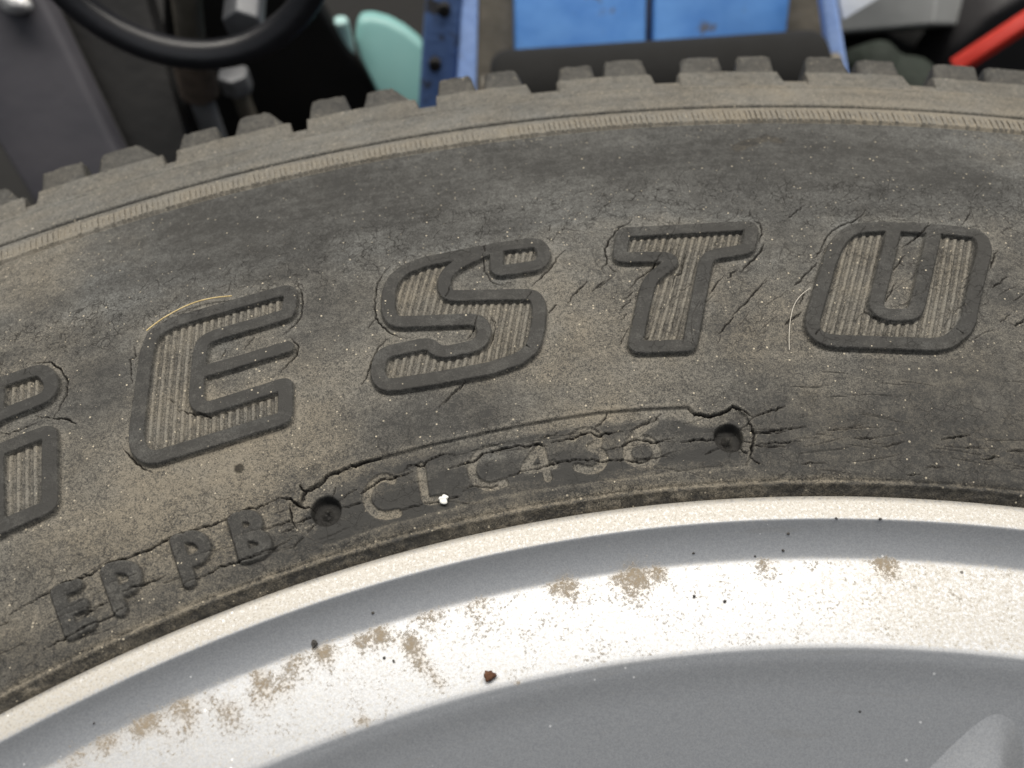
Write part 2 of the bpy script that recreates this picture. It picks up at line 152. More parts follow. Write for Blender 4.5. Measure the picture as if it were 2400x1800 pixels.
def mat_rim():
    n = NT('silver_alloy_paint')
    st = n.attr('stain')
    f = n.noise(2300, 4, 0.75); m = n.noise(300, 4, 0.65); g = n.noise(4200, 2, 0.6)
    q = n.math('ADD', st, n.math('MULTIPLY', n.math('SUBTRACT', m, 0.5), 1.5))
    q = n.math('ADD', q, n.math('MULTIPLY', n.math('SUBTRACT', f, 0.5), 3.2))
    q = n.step(q, 0.44, 1.15)
    film = n.step(n.math('ADD', n.attr('film'), n.math('MULTIPLY', n.math('SUBTRACT', f, 0.5), 3.0)), 0.25, 1.1)
    fl = n.n('ShaderNodeTexVoronoi'); n.put(fl.inputs['Vector'], n.pos); fl.inputs['Scale'].default_value = 7500
    fs = n.n('ShaderNodeSeparateColor'); n.put(fs.inputs[0], fl.outputs['Color'])
    c = n.mix(fs.outputs[0], (0.33, 0.34, 0.36, 1), (0.43, 0.44, 0.455, 1))
    c = n.mix(n.math('MULTIPLY', film, 0.75), c, (0.43, 0.40, 0.345, 1))
    fs2 = n.step(n.math('ADD', n.noise(3600, 3, 0.75), n.math('MULTIPLY', n.attr('film'), 0.08)), 0.60, 0.72)
    c = n.mix(n.math('MULTIPLY', fs2, n.math('MULTIPLY', n.attr('film'), 0.65)), c, (0.22, 0.195, 0.16, 1))
    vs_ = n.n('ShaderNodeTexVoronoi'); n.put(vs_.inputs['Vector'], n.pos); vs_.inputs['Scale'].default_value = 1000
    rs_ = n.n('ShaderNodeSeparateColor'); n.put(rs_.inputs[0], vs_.outputs['Color'])
    c = n.mix(n.math('MULTIPLY', n.math('LESS_THAN', vs_.outputs['Distance'], n.math('MULTIPLY', rs_.outputs[1], 0.20)), n.math('MULTIPLY', n.math('GREATER_THAN', rs_.outputs[0], 0.94), 0.7)), c, (0.9, 0.9, 0.9, 1))  # metallic sparkle painted as tiny white dots
    c = n.mix(n.math('MULTIPLY', n.step(n.math('ADD', st, n.math('MULTIPLY', n.math('SUBTRACT', m, 0.5), 0.8)), 0.15, 0.9), 0.45), c, (0.33, 0.275, 0.20, 1))
    sc = n.mix(g, (0.15, 0.115, 0.072, 1), (0.27, 0.215, 0.145, 1))
    c = n.mix(n.math('MULTIPLY', q, n.math('ADD', 0.45, n.math('MULTIPLY', g, 0.7))), c, sc)
    scr = n.step(n.noise(700, 2, 0.5, polar(n)), 0.60, 0.72)
    c = n.mix(n.math('MULTIPLY', scr, 0.16), c, (0.30, 0.29, 0.27, 1))
    # small dark pits and grit
    v = n.n('ShaderNodeTexVoronoi'); n.put(v.inputs['Vector'], n.pos); v.inputs['Scale'].default_value = 260
    r2 = n.n('ShaderNodeSeparateColor'); n.put(r2.inputs[0], v.outputs['Color'])
    pit = n.math('MULTIPLY', n.math('LESS_THAN', v.outputs['Distance'], n.math('MULTIPLY', r2.outputs[1], 0.07)), n.math('GREATER_THAN', r2.outputs[0], 0.72))
    c = n.mix(n.math('MULTIPLY', pit, 0.85), c, (0.05, 0.045, 0.04, 1))
    met = n.math('MULTIPLY', n.math('SUBTRACT', 1.0, n.math('MAXIMUM', q, n.math('MULTIPLY', film, 0.6))), 0.74)
    rough = n.math('ADD', n.math('ADD', 0.43, n.math('MULTIPLY', film, 0.10)), n.math('ADD', n.math('MULTIPLY', q, 0.4), n.math('MULTIPLY', fs.outputs[1], 0.08)))
    b = n.bump(fs.outputs[2], 0.03, 0.00006)
    b = n.bump(f, 0.12, 0.00006, b)
    b = n.bump(q, 0.4, 0.0001, b)
    return n.set(Base_Color=c, Metallic=met, Roughness=rough, Normal=b)

def mat_plain(name, c1, c2, scale=60, rough=0.6, metallic=0.0, bump=0.2, dist=0.001, spots=None):
    n = NT(name)
    f = n.noise(scale, 4, 0.6)
    c = n.mix(n.step(f, 0.3, 0.7), c1 + (1,), c2 + (1,))
    if spots:
        c = n.mix(n.step(n.noise(spots[0], 4, 0.65), spots[1], spots[1] + 0.06), c, spots[2] + (1,))
    return n.set(Base_Color=c, Roughness=n.math('ADD', rough, n.math('MULTIPLY', n.math('SUBTRACT', f, 0.5), 0.25)), Metallic=metallic, Normal=n.bump(n.noise(scale * 6, 3), bump, dist))

RUB = mat_rubber('aged_tyre_rubber')
RUB_TREAD = mat_rubber('tread_rubber', 0.17, 0.40)
RUB_DUSTY = mat_rubber('dust_caked_rubber', 1.0, 0.62)
RIM = mat_rim()

# ------------------------------------------------------------------ object helpers
def link(name, me, mat, parent=None):
    o = bpy.data.objects.new(name, me); COL.objects.link(o)
    if mat is not None and not me.materials: me.materials.append(mat)
    if parent is not None: o.parent = parent
    return o
def empty(name, loc, label, cat, group=None):
    o = bpy.data.objects.new(name, None); COL.objects.link(o); o.location = loc; o.empty_display_size = 0.02
    o['label'] = label; o['category'] = cat
    if group: o['group'] = group
    return o
def tag(o, label, cat, group=None):
    o['label'] = label; o['category'] = cat
    if group: o['group'] = group
    return o
def np_mesh(name, V, F, attrs=None, smooth=True):
    V = np.asarray(V, np.float32); F = np.asarray(F, np.int32); k = F.shape[1]
    me = bpy.data.meshes.new(name)
    me.vertices.add(len(V)); me.vertices.foreach_set('co', V.ravel())
    me.loops.add(F.size); me.loops.foreach_set('vertex_index', F.ravel())
    me.polygons.add(len(F)); me.polygons.foreach_set('loop_start', np.arange(0, F.size, k, dtype=np.int32))
    me.update(calc_edges=True)
    me.polygons.foreach_set('use_smooth', np.full(len(F), smooth))
    for an, av in (attrs or {}).items():
        a = me.attributes.new(an, 'FLOAT', 'POINT'); a.data.foreach_set('value', np.asarray(av, np.float32))
    me.update()
    return me
def sub_mesh(name, V, F, attrs):
    used = np.unique(F); remap = np.zeros(len(V), np.int32); remap[used] = np.arange(len(used))
    return np_mesh(name, V[used], remap[F], {k: v[used] for k, v in attrs.items()})
def prep(pl): return np.asarray(pl, float) * 1e-5

# ------------------------------------------------------------------ tyre profile (radius, height above the flange plane)
PR = np.array([(.2024, -.0046), (.2036, -.0020), (.2041, -.0012), (.2045, -.0007), (.2049, -.0003), (.2058, .0001), (.210, .0010), (.218, .0022), (.2263, .0029), (.238, .0033), (.2512, .0030), (.265, .0014), (.2780, -.0011), (.2801, -.0015), (.2850, -.0028), (.290, -.0044), (.296, -.0067), (.302, -.0096)])
def prof(r):
    # smooth interpolation (finite-difference Hermite)
    x, y = PR[:, 0], PR[:, 1]
    dx = np.diff(x); s = np.diff(y) / dx
    m = np.empty_like(y); m[0] = s[0]; m[-1] = s[-1]; m[1:-1] = (s[:-1] * dx[1:] + s[1:] * dx[:-1]) / (dx[1:] + dx[:-1])
    i = np.clip(np.searchsorted(x, r) - 1, 0, len(x) - 2); h = dx[i]; t = (r - x[i]) / h
    return (2*t**3-3*t**2+1)*y[i] + (t**3-2*t**2+t)*h*m[i] + (-2*t**3+3*t**2)*y[i+1] + (t**3-t**2)*h*m[i+1]
def sst(x): x = np.clip(x, 0, 1); return x * x * (3 - 2 * x)
def vnoise(u, v, seed):
    g = np.random.default_rng(seed).random((64, 64)); iu = np.floor(u).astype(int); iv = np.floor(v).astype(int)
    fu = sst(u - iu); fv = sst(v - iv); a = iu % 64; b = iv % 64; a1 = (iu + 1) % 64; b1 = (iv + 1) % 64
    return (g[a, b] * (1-fu) + g[a1, b] * fu) * (1-fv) + (g[a, b1] * (1-fu) + g[a1, b1] * fu) * fv
def fnoise(u, v, seed, oc=3): return sum(vnoise(u * 2**k, v * 2**k, seed + k) * 0.5**k for k in range(oc)) / sum(0.5**k for k in range(oc))

# ------------------------------------------------------------------ sidewall relief as a height field over the part of the tyre in view
TH0, TH1, R0, R1 = -0.515, 0.295, 0.2024, 0.2801
NR, NC = 620, 1740
rr = np.linspace(R0, R1, NR); tt = np.linspace(TH0, TH1, NC)
RRg, TTg = np.meshgrid(rr, tt, indexing='ij')
X = RRg * np.sin(TTg); Y = RRg * np.cos(TTg)
def window(pl, pad):
    r = np.hypot(pl[:, 0], pl[:, 1]); t = np.arctan2(pl[:, 0], pl[:, 1])
    # straight chords dip slightly inside the arc, so pad generously
    i0 = int(np.clip(np.searchsorted(rr, r.min() - pad - .0006), 0, NR)); i1 = int(np.clip(np.searchsorted(rr, r.max() + pad + .0006), 0, NR))
    j0 = int(np.clip(np.searchsorted(tt, t.min() - pad / .2), 0, NC)); j1 = int(np.clip(np.searchsorted(tt, t.max() + pad / .2), 0, NC))
    return slice(i0, i1), slice(j0, j1)
def seg_dist(px, py, a, b):
    d = b - a; L2 = max(d @ d, 1e-14); t = np.clip(((px - a[0]) * d[0] + (py - a[1]) * d[1]) / L2, 0, 1)
    return np.hypot(px - a[0] - t * d[0], py - a[1] - t * d[1])
def line_dist(pl, pad, out=None):
    # distance map to a polyline, INF outside its neighbourhood
    D = np.full(X.shape, 1.0, np.float32) if out is None else out
    for a, b in zip(pl[:-1], pl[1:]):
        w = window(np.array([a, b]), pad)
        if w[0].stop <= w[0].start or w[1].stop <= w[1].start: continue
        D[w] = np.minimum(D[w], seg_dist(X[w], Y[w], a, b))
    return D
def inside(pl):
    M_ = np.zeros(X.shape, bool); w = window(pl, 0.001); px = X[w]; py = Y[w]; m = np.zeros(px.shape, bool)
    for a, b in zip(pl, np.roll(pl, -1, 0)):
        if a[1] == b[1]: continue
        c = ((a[1] > py) != (b[1] > py)) & (px < (b[0] - a[0]) * (py - a[1]) / (b[1] - a[1]) + a[0])
        m ^= c
    M_[w] = m
    return M_
def rounded(pl, n=2):
    # one pass of corner cutting keeps the moulded corners soft
    closed = np.allclose(pl[0], pl[-1]); p = pl
    for _ in range(n):
        q = [] if closed else [p[0]]
        for a, b in zip(p[:-1], p[1:]):
            L = np.linalg.norm(b - a); f = min(0.25, 0.0005 / max(L, 1e-9)); q += [a + (b - a) * f, b - (b - a) * f]
        q.append(q[0] if closed else p[-1]); p = np.array(q)
    return p

Hh = np.zeros(X.shape); dust_and_light = np.zeros(X.shape); warm = np.zeros(X.shape); crack = np.zeros(X.shape)
label = np.zeros(X.shape, np.int16); names = ['sidewall']
su = TTg * .24
# dirt distribution round the tyre
dust_and_light += 0.40 - 0.15 * sst((RRg - .256) / .01) + 0.06 * sst((RRg - .272) / .008) - 0.10 * sst((.222 - RRg) / .006) - 0.10 * sst((.2125 - RRg) / .004) - .10 * sst((TTg - .07) / .1) * sst((.224 - RRg) / .008)
warm += 0.62 - 0.40 * sst((RRg - .250) / .012) + 0.15 * sst((.222 - RRg) / .01)
for bx, by, br, a, wv in BLOBS:
    g = np.exp(-((X - bx * 1e-5)**2 + (Y - by * 1e-5)**2) / (2 * (br * 0.75e-5)**2)); dust_and_light += a * (.75 if a < 0 else .9) * g; warm += wv * g
dust_and_light += 0.50 * (fnoise(su / .012, RRg / .011, 11, 4) - .5) + 0.22 * (fnoise(su / .03, RRg / .0022, 21, 3) - .5)
warm += 0.5 * (fnoise(su / .016, RRg / .012, 31, 3) - .5)
# slight moulding unevenness
Hh += 0.00012 * (fnoise(su / .009, RRg / .006, 41, 3) - .5)
# concentric fitting lines next to the bead
def ring(r, w, h): return h * np.exp(-((RRg - r) / w)**2)
Hh += ring(.2558, .0004, .00007) + ring(.2672, .0004, -.00008) + ring(.2690, .0003, .00006)
Hh += ring(.2051, .00030, .00028) + ring(.2056, .00022, -.00020) + ring(.2066, .0005, .00006)
dust_and_light -= .12 * sst((TTg - .10) / .1) * sst((.246 - RRg) / .01)  # vignette-like darkening at the lower right, put into the tone
bead_n = fnoise(su / .0016, RRg / .0009, 45, 3)
Hh += sst((.2060 - RRg) / .0006) * sst((RRg - .2032) / .0004) * .00055 * (bead_n - .45)
dust_and_light += sst((.2062 - RRg) / .0008) * .9 * (bead_n - .42); warm += .35 * sst((.2065 - RRg) / .001)
dust_and_light += ring(.2057, .0006, .35) - ring(.2043, .0007, .04) - 0.32 * np.exp(-((RRg - .2083) / .0013)**2) * sst((0.03 - TTg) / .05) * sst((TTg + .33) / .06)
Hh += -0.00035 * sst((RRg - .2795) / .0004)

# stamp plate, let into the sidewall
pl = prep(PLATE); ins = inside(pl); dpl = line_dist(np.vstack([pl, pl[:1]]), .0012)
sd = np.where(ins, dpl, -dpl)
rec = sst((sd + .00008) / .00032)
Hh -= 0.00055 * rec
Hh += 0.00006 * np.exp(-((sd + .0004) / .00035)**2); dust_and_light += .30 * np.exp(-((sd + .0001) / .0004)**2)  # edge dust also paints the bright, lit lip of the recess
cen = sst((sd - .0011) / .0012)
dust_and_light += rec * 0.16 - 0.44 * cen * ins * np.clip(.25 + 1.3 * fnoise(su / .012, RRg / .0012, 58, 3), 0, 1.2)
warm -= 0.25 * cen * ins
names.append('stamp_plate'); label[ins & (sd > .0001)] = 1
for gi, strokes in enumerate(ENGRAVED):
    D = np.full(X.shape, 1.0, np.float32)
    for s_ in strokes: line_dist(rounded(prep(s_), 3), .0018, D)
    e = sst((.00074 - D) / .00026)
    Hh -= 0.00028 * e; Hh += 0.00003 * np.exp(-((D - .00082) / .00018)**2)
    dust_and_light = dust_and_light * (1 - e) + (0.30 + .55 * fnoise(X / .0012, Y / .0012, 57, 3)) * e; warm += 0.15 * e; dust_and_light += 0.10 * np.exp(-((D - .00085) / .0002)**2)
    names.append('stamped_character'); label[D < .00086] = len(names) - 1
for hx, hy in HOLES:
    d = np.hypot(X - hx * 1e-5, Y - hy * 1e-5) + .00014 * (fnoise(X / .0011, Y / .0011, 51, 2) - .5)
    k = sst((.00215 - d) / .0004); k2 = sst((.0010 - d) / .0010)
    Hh += -0.00150 * k + 0.00095 * k2 * (0.2 + 1.2 * fnoise(X / .0006, Y / .0006, 53, 2)) 
    dust_and_light = dust_and_light * (1 - .85 * k) + .12 * k2; crack = np.maximum(crack, 0.62 * k * (1 - .45 * k2))
    names.append('plate_hole'); label[d < .0023] = len(names) - 1

# large raised outline letters with ribbed floors
LW = 0.00118
for Ld in LETTERS:
    D = np.full(X.shape, 1.0, np.float32)
    for s_ in Ld['strokes']: line_dist(rounded(prep(s_)), .0032, D)
    fill = inside(rounded(prep(Ld['fill'][0])))
    for h_ in Ld['hole']: fill &= ~inside(prep(h_))
    e = sst((LW + .00014 - D) / .00034)
    # ribs follow the slant of the letter's stem
    a, b = prep(Ld['rib']); ax = (b - a) / np.linalg.norm(b - a); nx = np.array([-ax[1], ax[0]])
    ph = (X - a[0]) * nx[0] + (Y - a[1]) * nx[1] + .00006 * (fnoise(X / .002, Y / .002, 61, 2) - .5)
    saw = np.abs(((ph / .00112) % 1.0) - 0.5) * 2
    ribh = sst((saw - .22) / .5)
    fl = fill & (D > LW - .0002); flw = np.where(fill, sst((D - LW) / .0003), 0)
    Hh += 0.00092 * e
    Hh += flw * (-0.00012 + 0.00042 * ribh)
    foot = np.exp(-((D - LW - .0005) / .0005)**2)
    dust_and_light = dust_and_light * (1 - e) + (-0.08 + .20 * fnoise(X / .006, Y / .006, 66, 3)) * e
    dust_and_light += foot * 0.14 * (1 - e) + (~fill) * .17 * np.exp(-((D - LW - .0012) / .0015)**2) * sst((RRg - .244) / .006)
    dust_and_light = np.where(fill, dust_and_light * (1 - flw) + flw * (0.34 + 0.40 * ribh + .30 * (fnoise(X / .005, Y / .005, 67, 3) - .4)), dust_and_light); warm = np.where(fill, warm * (1 - flw) + .66 * flw, warm)
    warm = warm * (1 - e) + .15 * e
    dust_and_light += (.02 + .26 * fnoise(X / .003, Y / .003, 68, 3)) * np.exp(-((D - LW + .00002) / .00015)**2)
    # dust-swept edge where the outline meets the sidewall
    Hh += -0.00006 * np.exp(-((D - LW - .0009) / .0005)**2) * (~fill)
    names.append('letter_outline'); label[(D < LW + .00022)] = len(names) - 1
    names.append('letter_ribbing'); label[fl & (D >= LW + .00022)] = len(names) - 1
for strokes in SOLID:
    D = np.full(X.shape, 1.0, np.float32)
    for s_ in strokes: line_dist(rounded(prep(s_), 2), .003, D)
    e = sst((.00092 + .0002 - D) / .0004)
    Hh += 0.00062 * e; dust_and_light = dust_and_light * (1 - e) + .12 * e + .10 * np.exp(-((D - .0014) / .0003)**2); warm = warm * (1 - .7 * e)
    names.append('raised_letter'); label[D < .00115] = len(names) - 1

# age cracks: the traced ones, then fine crazing
def crack_line(pl, wpx, depth):
    q = [pl[0]]
    for a, b in zip(pl[:-1], pl[1:]):
        n_ = max(1, int(np.linalg.norm(b - a) / .0005)); d = b - a; nn = np.array([-d[1], d[0]]) / max(np.linalg.norm(d), 1e-9)
        for k in range(1, n_ + 1): q.append(a + d * k / n_ + (nn * rng.normal(0, .00009) if k < n_ else 0))
    q = np.array(q); tot = len(q) - 1
    for k, (a, b) in enumerate(zip(q[:-1], q[1:])):
        tp = min(1.0, .45 + 2.2 * min(k + .5, tot - k - .5) / max(tot, 1)) * rng.uniform(.75, 1.2)
        hw = max(.000065, wpx * .5 * .000039) * tp
        w = window(np.array([a, b]), hw * 2.2 + .0003)
        if w[0].stop <= w[0].start or w[1].stop <= w[1].start: continue
        D = seg_dist(X[w], Y[w], a, b); v = np.clip(1 - D / (hw * 1.35), 0, 1)
        cut[w] = np.maximum(cut[w], depth * tp * np.sqrt(v)); crack[w] = np.maximum(crack[w], np.clip(v * 1.7, 0, 1) * min(1, .35 + wpx * .10))
        lip[w] = np.maximum(lip[w], np.exp(-((D - hw * 2.4) / (hw * 1.3))**2))
cut = np.zeros(X.shape); lip = np.zeros(X.shape)
for wpx, pts in CRACKS: crack_line(prep(pts), min(wpx, 6), .00022 + .00008 * wpx)
def craze(n, t0, t1, r0, r1, ang, spread, l0, l1, w=2.2, wob=.28):
    for _ in range(n):
        t = rng.uniform(t0, t1); r = rng.uniform(r0, r1); p = np.array([r * math.sin(t), r * math.cos(t)])
        a = rng.normal(ang - (t if wob < .2 else 0), spread); q = [p]; L = rng.uniform(l0, l1)
        for k in range(int(L / .0006) + 1):
            a += rng.normal(0, wob); q.append(q[-1] + .0006 * np.array([math.cos(a), math.sin(a)]))
        crack_line(np.array(q), rng.uniform(w * .7, w * 1.2), .00016)
craze(110, -.15, .28, .2515, .262, .95, .45, .0012, .005)
craze(60, -.45, -.15, .2515, .260, 1.1, .5, .001, .004)
craze(60, -.05, .28, .226, .250, .75, .22, .0015, .006, 2.6, .16)
craze(40, -.50, .28, .207, .216, .0, .06, .003, .011, 2.4, .05)
craze(34, .03, .28, .2065, .223, .0, .06, .002, .008, 3.2, .05)
Hh -= cut; dust_and_light = np.where(label == 0, np.maximum(dust_and_light, .03 + .13 * fnoise(su / .02, RRg / .0015, 77, 3)), dust_and_light); dust_and_light += lip * .10; dust_and_light *= (1 - .8 * np.clip(crack, 0, 1))
# dried drop mark, dirt lump
dD = line_dist(prep(SCUFF), .002); k = sst((.00125 - dD + .0010 * (fnoise(X / .001, Y / .001, 71, 2) - .5)) / .0004); dust_and_light = dust_and_light * (1 - k) + .10 * k; warm = warm * (1 - k) + 1.0 * k; crack = np.maximum(crack, .25 * k)
Hh += 0.00012 * k
d = np.hypot(X - DIRT[0] * 1e-5, Y - DIRT[1] * 1e-5); k = sst((.0009 - d + .0006 * (fnoise(X / .0008, Y / .0008, 72, 2) - .5)) / .0005); crack = np.maximum(crack, .8 * k); Hh += .0003 * k

Z = prof(RRg) + Hh + H0
V = np.stack([X, Y, Z], -1).reshape(-1, 3)
idx = np.arange(NR * NC).reshape(NR, NC)
F = np.stack([idx[:-1, :-1], idx[1:, :-1], idx[1:, 1:], idx[:-1, 1:]], -1).reshape(-1, 4)[:, ::-1]
fl_ = label[:-1, :-1].reshape(-1)
craz = np.clip(.9 * sst((RRg - .2475) / .003) * sst((.264 - RRg) / .006) + .5 * sst((RRg - .224) / .003) * sst((.2475 - RRg) / .003) * sst((TTg + .12) / .1) + .22 + .35 * sst((.222 - RRg) / .004), 0, 1)
AT = {'craze': craz.ravel(), 'dust_and_light': dust_and_light.ravel(), 'warm': warm.ravel(), 'crack': np.clip(crack, 0, 1).ravel()}

wheel = empty('car_wheel', (0, 0, 0), 'dusty black car tyre with cracked sidewall on a silver alloy rim, lying flat', 'wheel')
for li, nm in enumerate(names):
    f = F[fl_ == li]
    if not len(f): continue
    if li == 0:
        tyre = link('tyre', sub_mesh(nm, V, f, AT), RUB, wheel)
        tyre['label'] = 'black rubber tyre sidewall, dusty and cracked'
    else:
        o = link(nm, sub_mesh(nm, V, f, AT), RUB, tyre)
        if nm == 'letter_ribbing': o['kind'] = 'stuff'

# ------------------------------------------------------------------ plain lathes for the rest of the tyre
def lathe(name, pts, t0, t1, nt, mat, parent, attrs=None, up=True):
    pts = np.asarray(pts); t = np.linspace(t0, t1, nt)
    P_, T_ = np.meshgrid(np.arange(len(pts)), t, indexing='ij')
    r = pts[:, 0][P_]; z = pts[:, 1][P_]
    v = np.stack([r * np.sin(T_), r * np.cos(T_), z + H0], -1).reshape(-1, 3)
    i = np.arange(len(pts) * nt).reshape(len(pts), nt)
    f = np.stack([i[:-1, :-1], i[1:, :-1], i[1:, 1:], i[:-1, 1:]], -1).reshape(-1, 4)
    if up: f = f[:, ::-1]
    at = {k: fn(r, T_).ravel() for k, fn in (attrs or {}).items()}
    return link(name, np_mesh(name, v, f, at), mat, parent)
da = {'dust_and_light': lambda r, t: 0.36 + 0.3 * (fnoise(t * .24 / .011, r / .011, 11, 3) - .5), 'warm': lambda r, t: 0.5 + 0 * r, 'craze': lambda r, t: .3 + 0 * r}
pr = np.linspace(R0, R1, 90)
lathe('rear_sidewall', np.stack([pr, prof(pr)], 1), TH1, TH0 + 2 * PI, 700, RUB, tyre, da)
# shoulder: from the serrated band up to the foot of the tread blocks, with its scored line
sr = np.linspace(.2797, .3024, 110)
def shoulder_h(r):
    h = prof(r)
    h = h - .00035 * sst((r - .2795) / .0004) * sst((.2806 - r) / .0006)
    h = h + .00030 * sst((r - .2800) / .0004) * sst((.2848 - r) / .0005)      # seat of the serrations
    h = h - .0010 * np.exp(-((r - .2868) / .00042)**2) - .0005 * np.exp(-((r - .2975) / .0003)**2)
    return h
sh = {'dust_and_light': lambda r, t: 0.60 + 0.38 * np.exp(-((r - .2822) / .0028)**2) + .5 * (fnoise(t * .29 / .016, r / .0045, 81, 4) - .5) - .55 * np.exp(-((r - .2868) / .0006)**2) + .14 * sst((t + .05) / .15),
      'warm': lambda r, t: 0.34 + 0.38 * np.exp(-((r - .2822) / .003)**2) + .30 * sst((t + .1) / .2)}
lathe('shoulder', np.stack([sr, shoulder_h(sr)], 1), -.56, .36, 900, RUB, tyre, sh)
lathe('rear_shoulder', np.stack([sr[::3], shoulder_h(sr[::3])], 1), .36, 2 * PI - .56, 500, RUB, tyre, sh)
hb = -.1766
low = [(.3024, -.0100), (.3027, -.0125), (.3029, -.018), (.3030, -.03), (.3032, hb + .03), (.3024, hb + .0096), (.290, hb + .0044), (.278, hb + .0011), (.2512, hb - .0030), (.2263, hb - .0029), (.210, hb - .0010), (.2036, hb + .003), (.198, hb + .02), (.198, -.02), (.2024, -.0046)]
lathe('tread_band', low, 0, 2 * PI, 361, RUB_TREAD, tyre)

# serrations of the decorative rib: one bar mesh, copied round the arc
def bar_mesh(name, prof_rz, hw0, hw1, base):
    # bar running outwards in +Y (radius), built at angle 0
    bm = bmesh.new(); rows = []
    for (r, z) in prof_rz:
        rows.append([bm.verts.new((-hw0, r, base(r))), bm.verts.new((-hw1, r, z)), bm.verts.new((hw1, r, z)), bm.verts.new((hw0, r, base(r)))])
    for a, b in zip(rows[:-1], rows[1:]):
        for k in range(3): bm.faces.new((a[k], a[k + 1], b[k + 1], b[k]))
    bm.faces.new(rows[0][::-1]); bm.faces.new(rows[-1])
    bmesh.ops.recalc_face_normals(bm, faces=bm.faces)
    me = bpy.data.meshes.new(name); bm.to_mesh(me); bm.free()
    for p in me.polygons: p.use_smooth = False
    return me
sb = lambda r: float(shoulder_h(np.array([r]))[0]) + H0
bm_ = bar_mesh('serration', [(.27985, sb(.2801) - .00010), (.2805, sb(.2808) + .00030), (.2822, sb(.2822) + .00044), (.2839, sb(.2839) + .00030), (.2846, sb(.2846) - .0001)], .00040, .00031, lambda r: sb(max(.2806, r)) - .0008)
bm_.materials.append(RUB_DUSTY)
PITCH = .00344
k0 = int(-.52 / PITCH); k1 = int(.32 / PITCH)
for k in range(k0, k1 + 1):
    o = bpy.data.objects.new('serration', bm_); COL.objects.link(o); o.parent = tyre
    o.rotation_euler = (0, 0, -(k * PITCH + random.gauss(0, .00018)))
    sc = random.uniform(.90, 1.12); o.scale = (sc, 1, 1); clog = .5 + .5 * math.sin(k * .11 + 2 * math.sin(k * .037)); o.location = (0, 0, random.uniform(-.00020, .00004) - .00010 * clog)

# tread: shoulder blocks standing on the groove floor, each topped by two worn lugs
def wedge(name, rows, thetas, mat, bevel):
    # rows: (r, z, left angle, right angle); an extruded lug lofted through the rows
    bm = bmesh.new(); R_ = []
    for (r, z, a, b) in rows:
        ts = np.linspace(a, b, thetas)
        R_.append([bm.verts.new((r * math.sin(t), r * math.cos(t), z + H0)) for t in ts])
    n_ = len(R_); m = thetas
    for i in range(n_):
        for j in range(m - 1):
            A, B = R_[i], R_[(i + 1) % n_]
            bm.faces.new((A[j], A[j + 1], B[j + 1], B[j]))
    bm.faces.new([R_[i][0] for i in range(n_)]); bm.faces.new([R_[i][-1] for i in range(n_)][::-1])
    bmesh.ops.recalc_face_normals(bm, faces=bm.faces)
    sharp = [e for e in bm.edges if len(e.link_faces) == 2 and e.calc_face_angle(0) > .25]
    if bevel: bmesh.ops.bevel(bm, geom=sharp, offset=bevel, segments=3, profile=.5, affect='EDGES', clamp_overlap=True)
    for v in bm.verts: v.co += Vector((random.uniform(-1, 1), random.uniform(-1, 1), random.uniform(-1, 1))) * .00016
    me = bpy.data.meshes.new(name); bm.to_mesh(me); bm.free()
    for p in me.polygons: p.use_smooth = True
    return link(name, me, mat, tyre)
LG = [tuple(v * 1e-4 for v in q) for q in LUGS]
for k in range(3):   # tread goes on beyond the part the photograph shows
    q = LG[-1]; a = q[3] + .018; LG += [(a, a + .004, a + .027, a + .0275), (a + .031, a + .035, a + .062, a + .066)]
pre = []
for k in range(3):
    a = LG[0][0] - .010 - k * .089; pre = [(a - .066 + .035 - .004, a - .066 + .035, a - .006, a), (a - .066, a - .062, a - .066 + .026, a - .066 + .027)] + pre
LG = sorted(pre + LG)
RT = 0.3130
blocks = []; i = 1 + len(pre)
def lug(q, i):
    a, b, c, d = q; d -= .0010; e1 = RT + random.uniform(-.0006, .0004); b += random.uniform(-.001, .001); c += random.uniform(-.0012, .0006); zt = random.uniform(-.0003, .0003)
    rows = [(.3045, -.0108, a - .0005, d + .0005), (.3066, -.01055, a, d), (e1, -.0114 + zt, b, c), (e1 + .0013, -.0133 + zt, b + .0006, c - .0006), (e1 + .0020, -.022, b + .001, c - .001), (e1 + .0020, -.048, b + .001, c - .001), (.3020, -.048, a - .002, d + .002), (.3030, -.0150, a - .001, d + .001)]
    wedge('tread_lug', rows, 5, RUB_TREAD, .0011)
for i, q in enumerate(LG): lug(q, i)
# pair the lugs into blocks (narrow sipe inside a block, wide groove between blocks)
pairs = []; cur = [LG[0]]
for q in LG[1:]:
    if q[0] - cur[-1][3] < .0085 and len(cur) < 2: cur.append(q)
    else: pairs.append(cur); cur = [q]
pairs.append(cur)
BLK = mat_rubber('shoulder_block_rubber', 0.58, 0.42)
for pz in pairs:
    a = pz[0][0]; d = pz[-1][3]
    rows = [(.2985, -.0080, a - .0030, d + .0030), (.3015, -.0088, a - .0012, d + .0010), (.3060, -.0102, a - .0004, d - .0006), (.3070, -.0112, a - .0004, d + .0005), (.3070, -.046, a, d), (.3005, -.046, a - .004, d + .004), (.2975, -.0120, a - .005, d + .005)]
    wedge('tread_block', rows, 9, BLK, .0004)

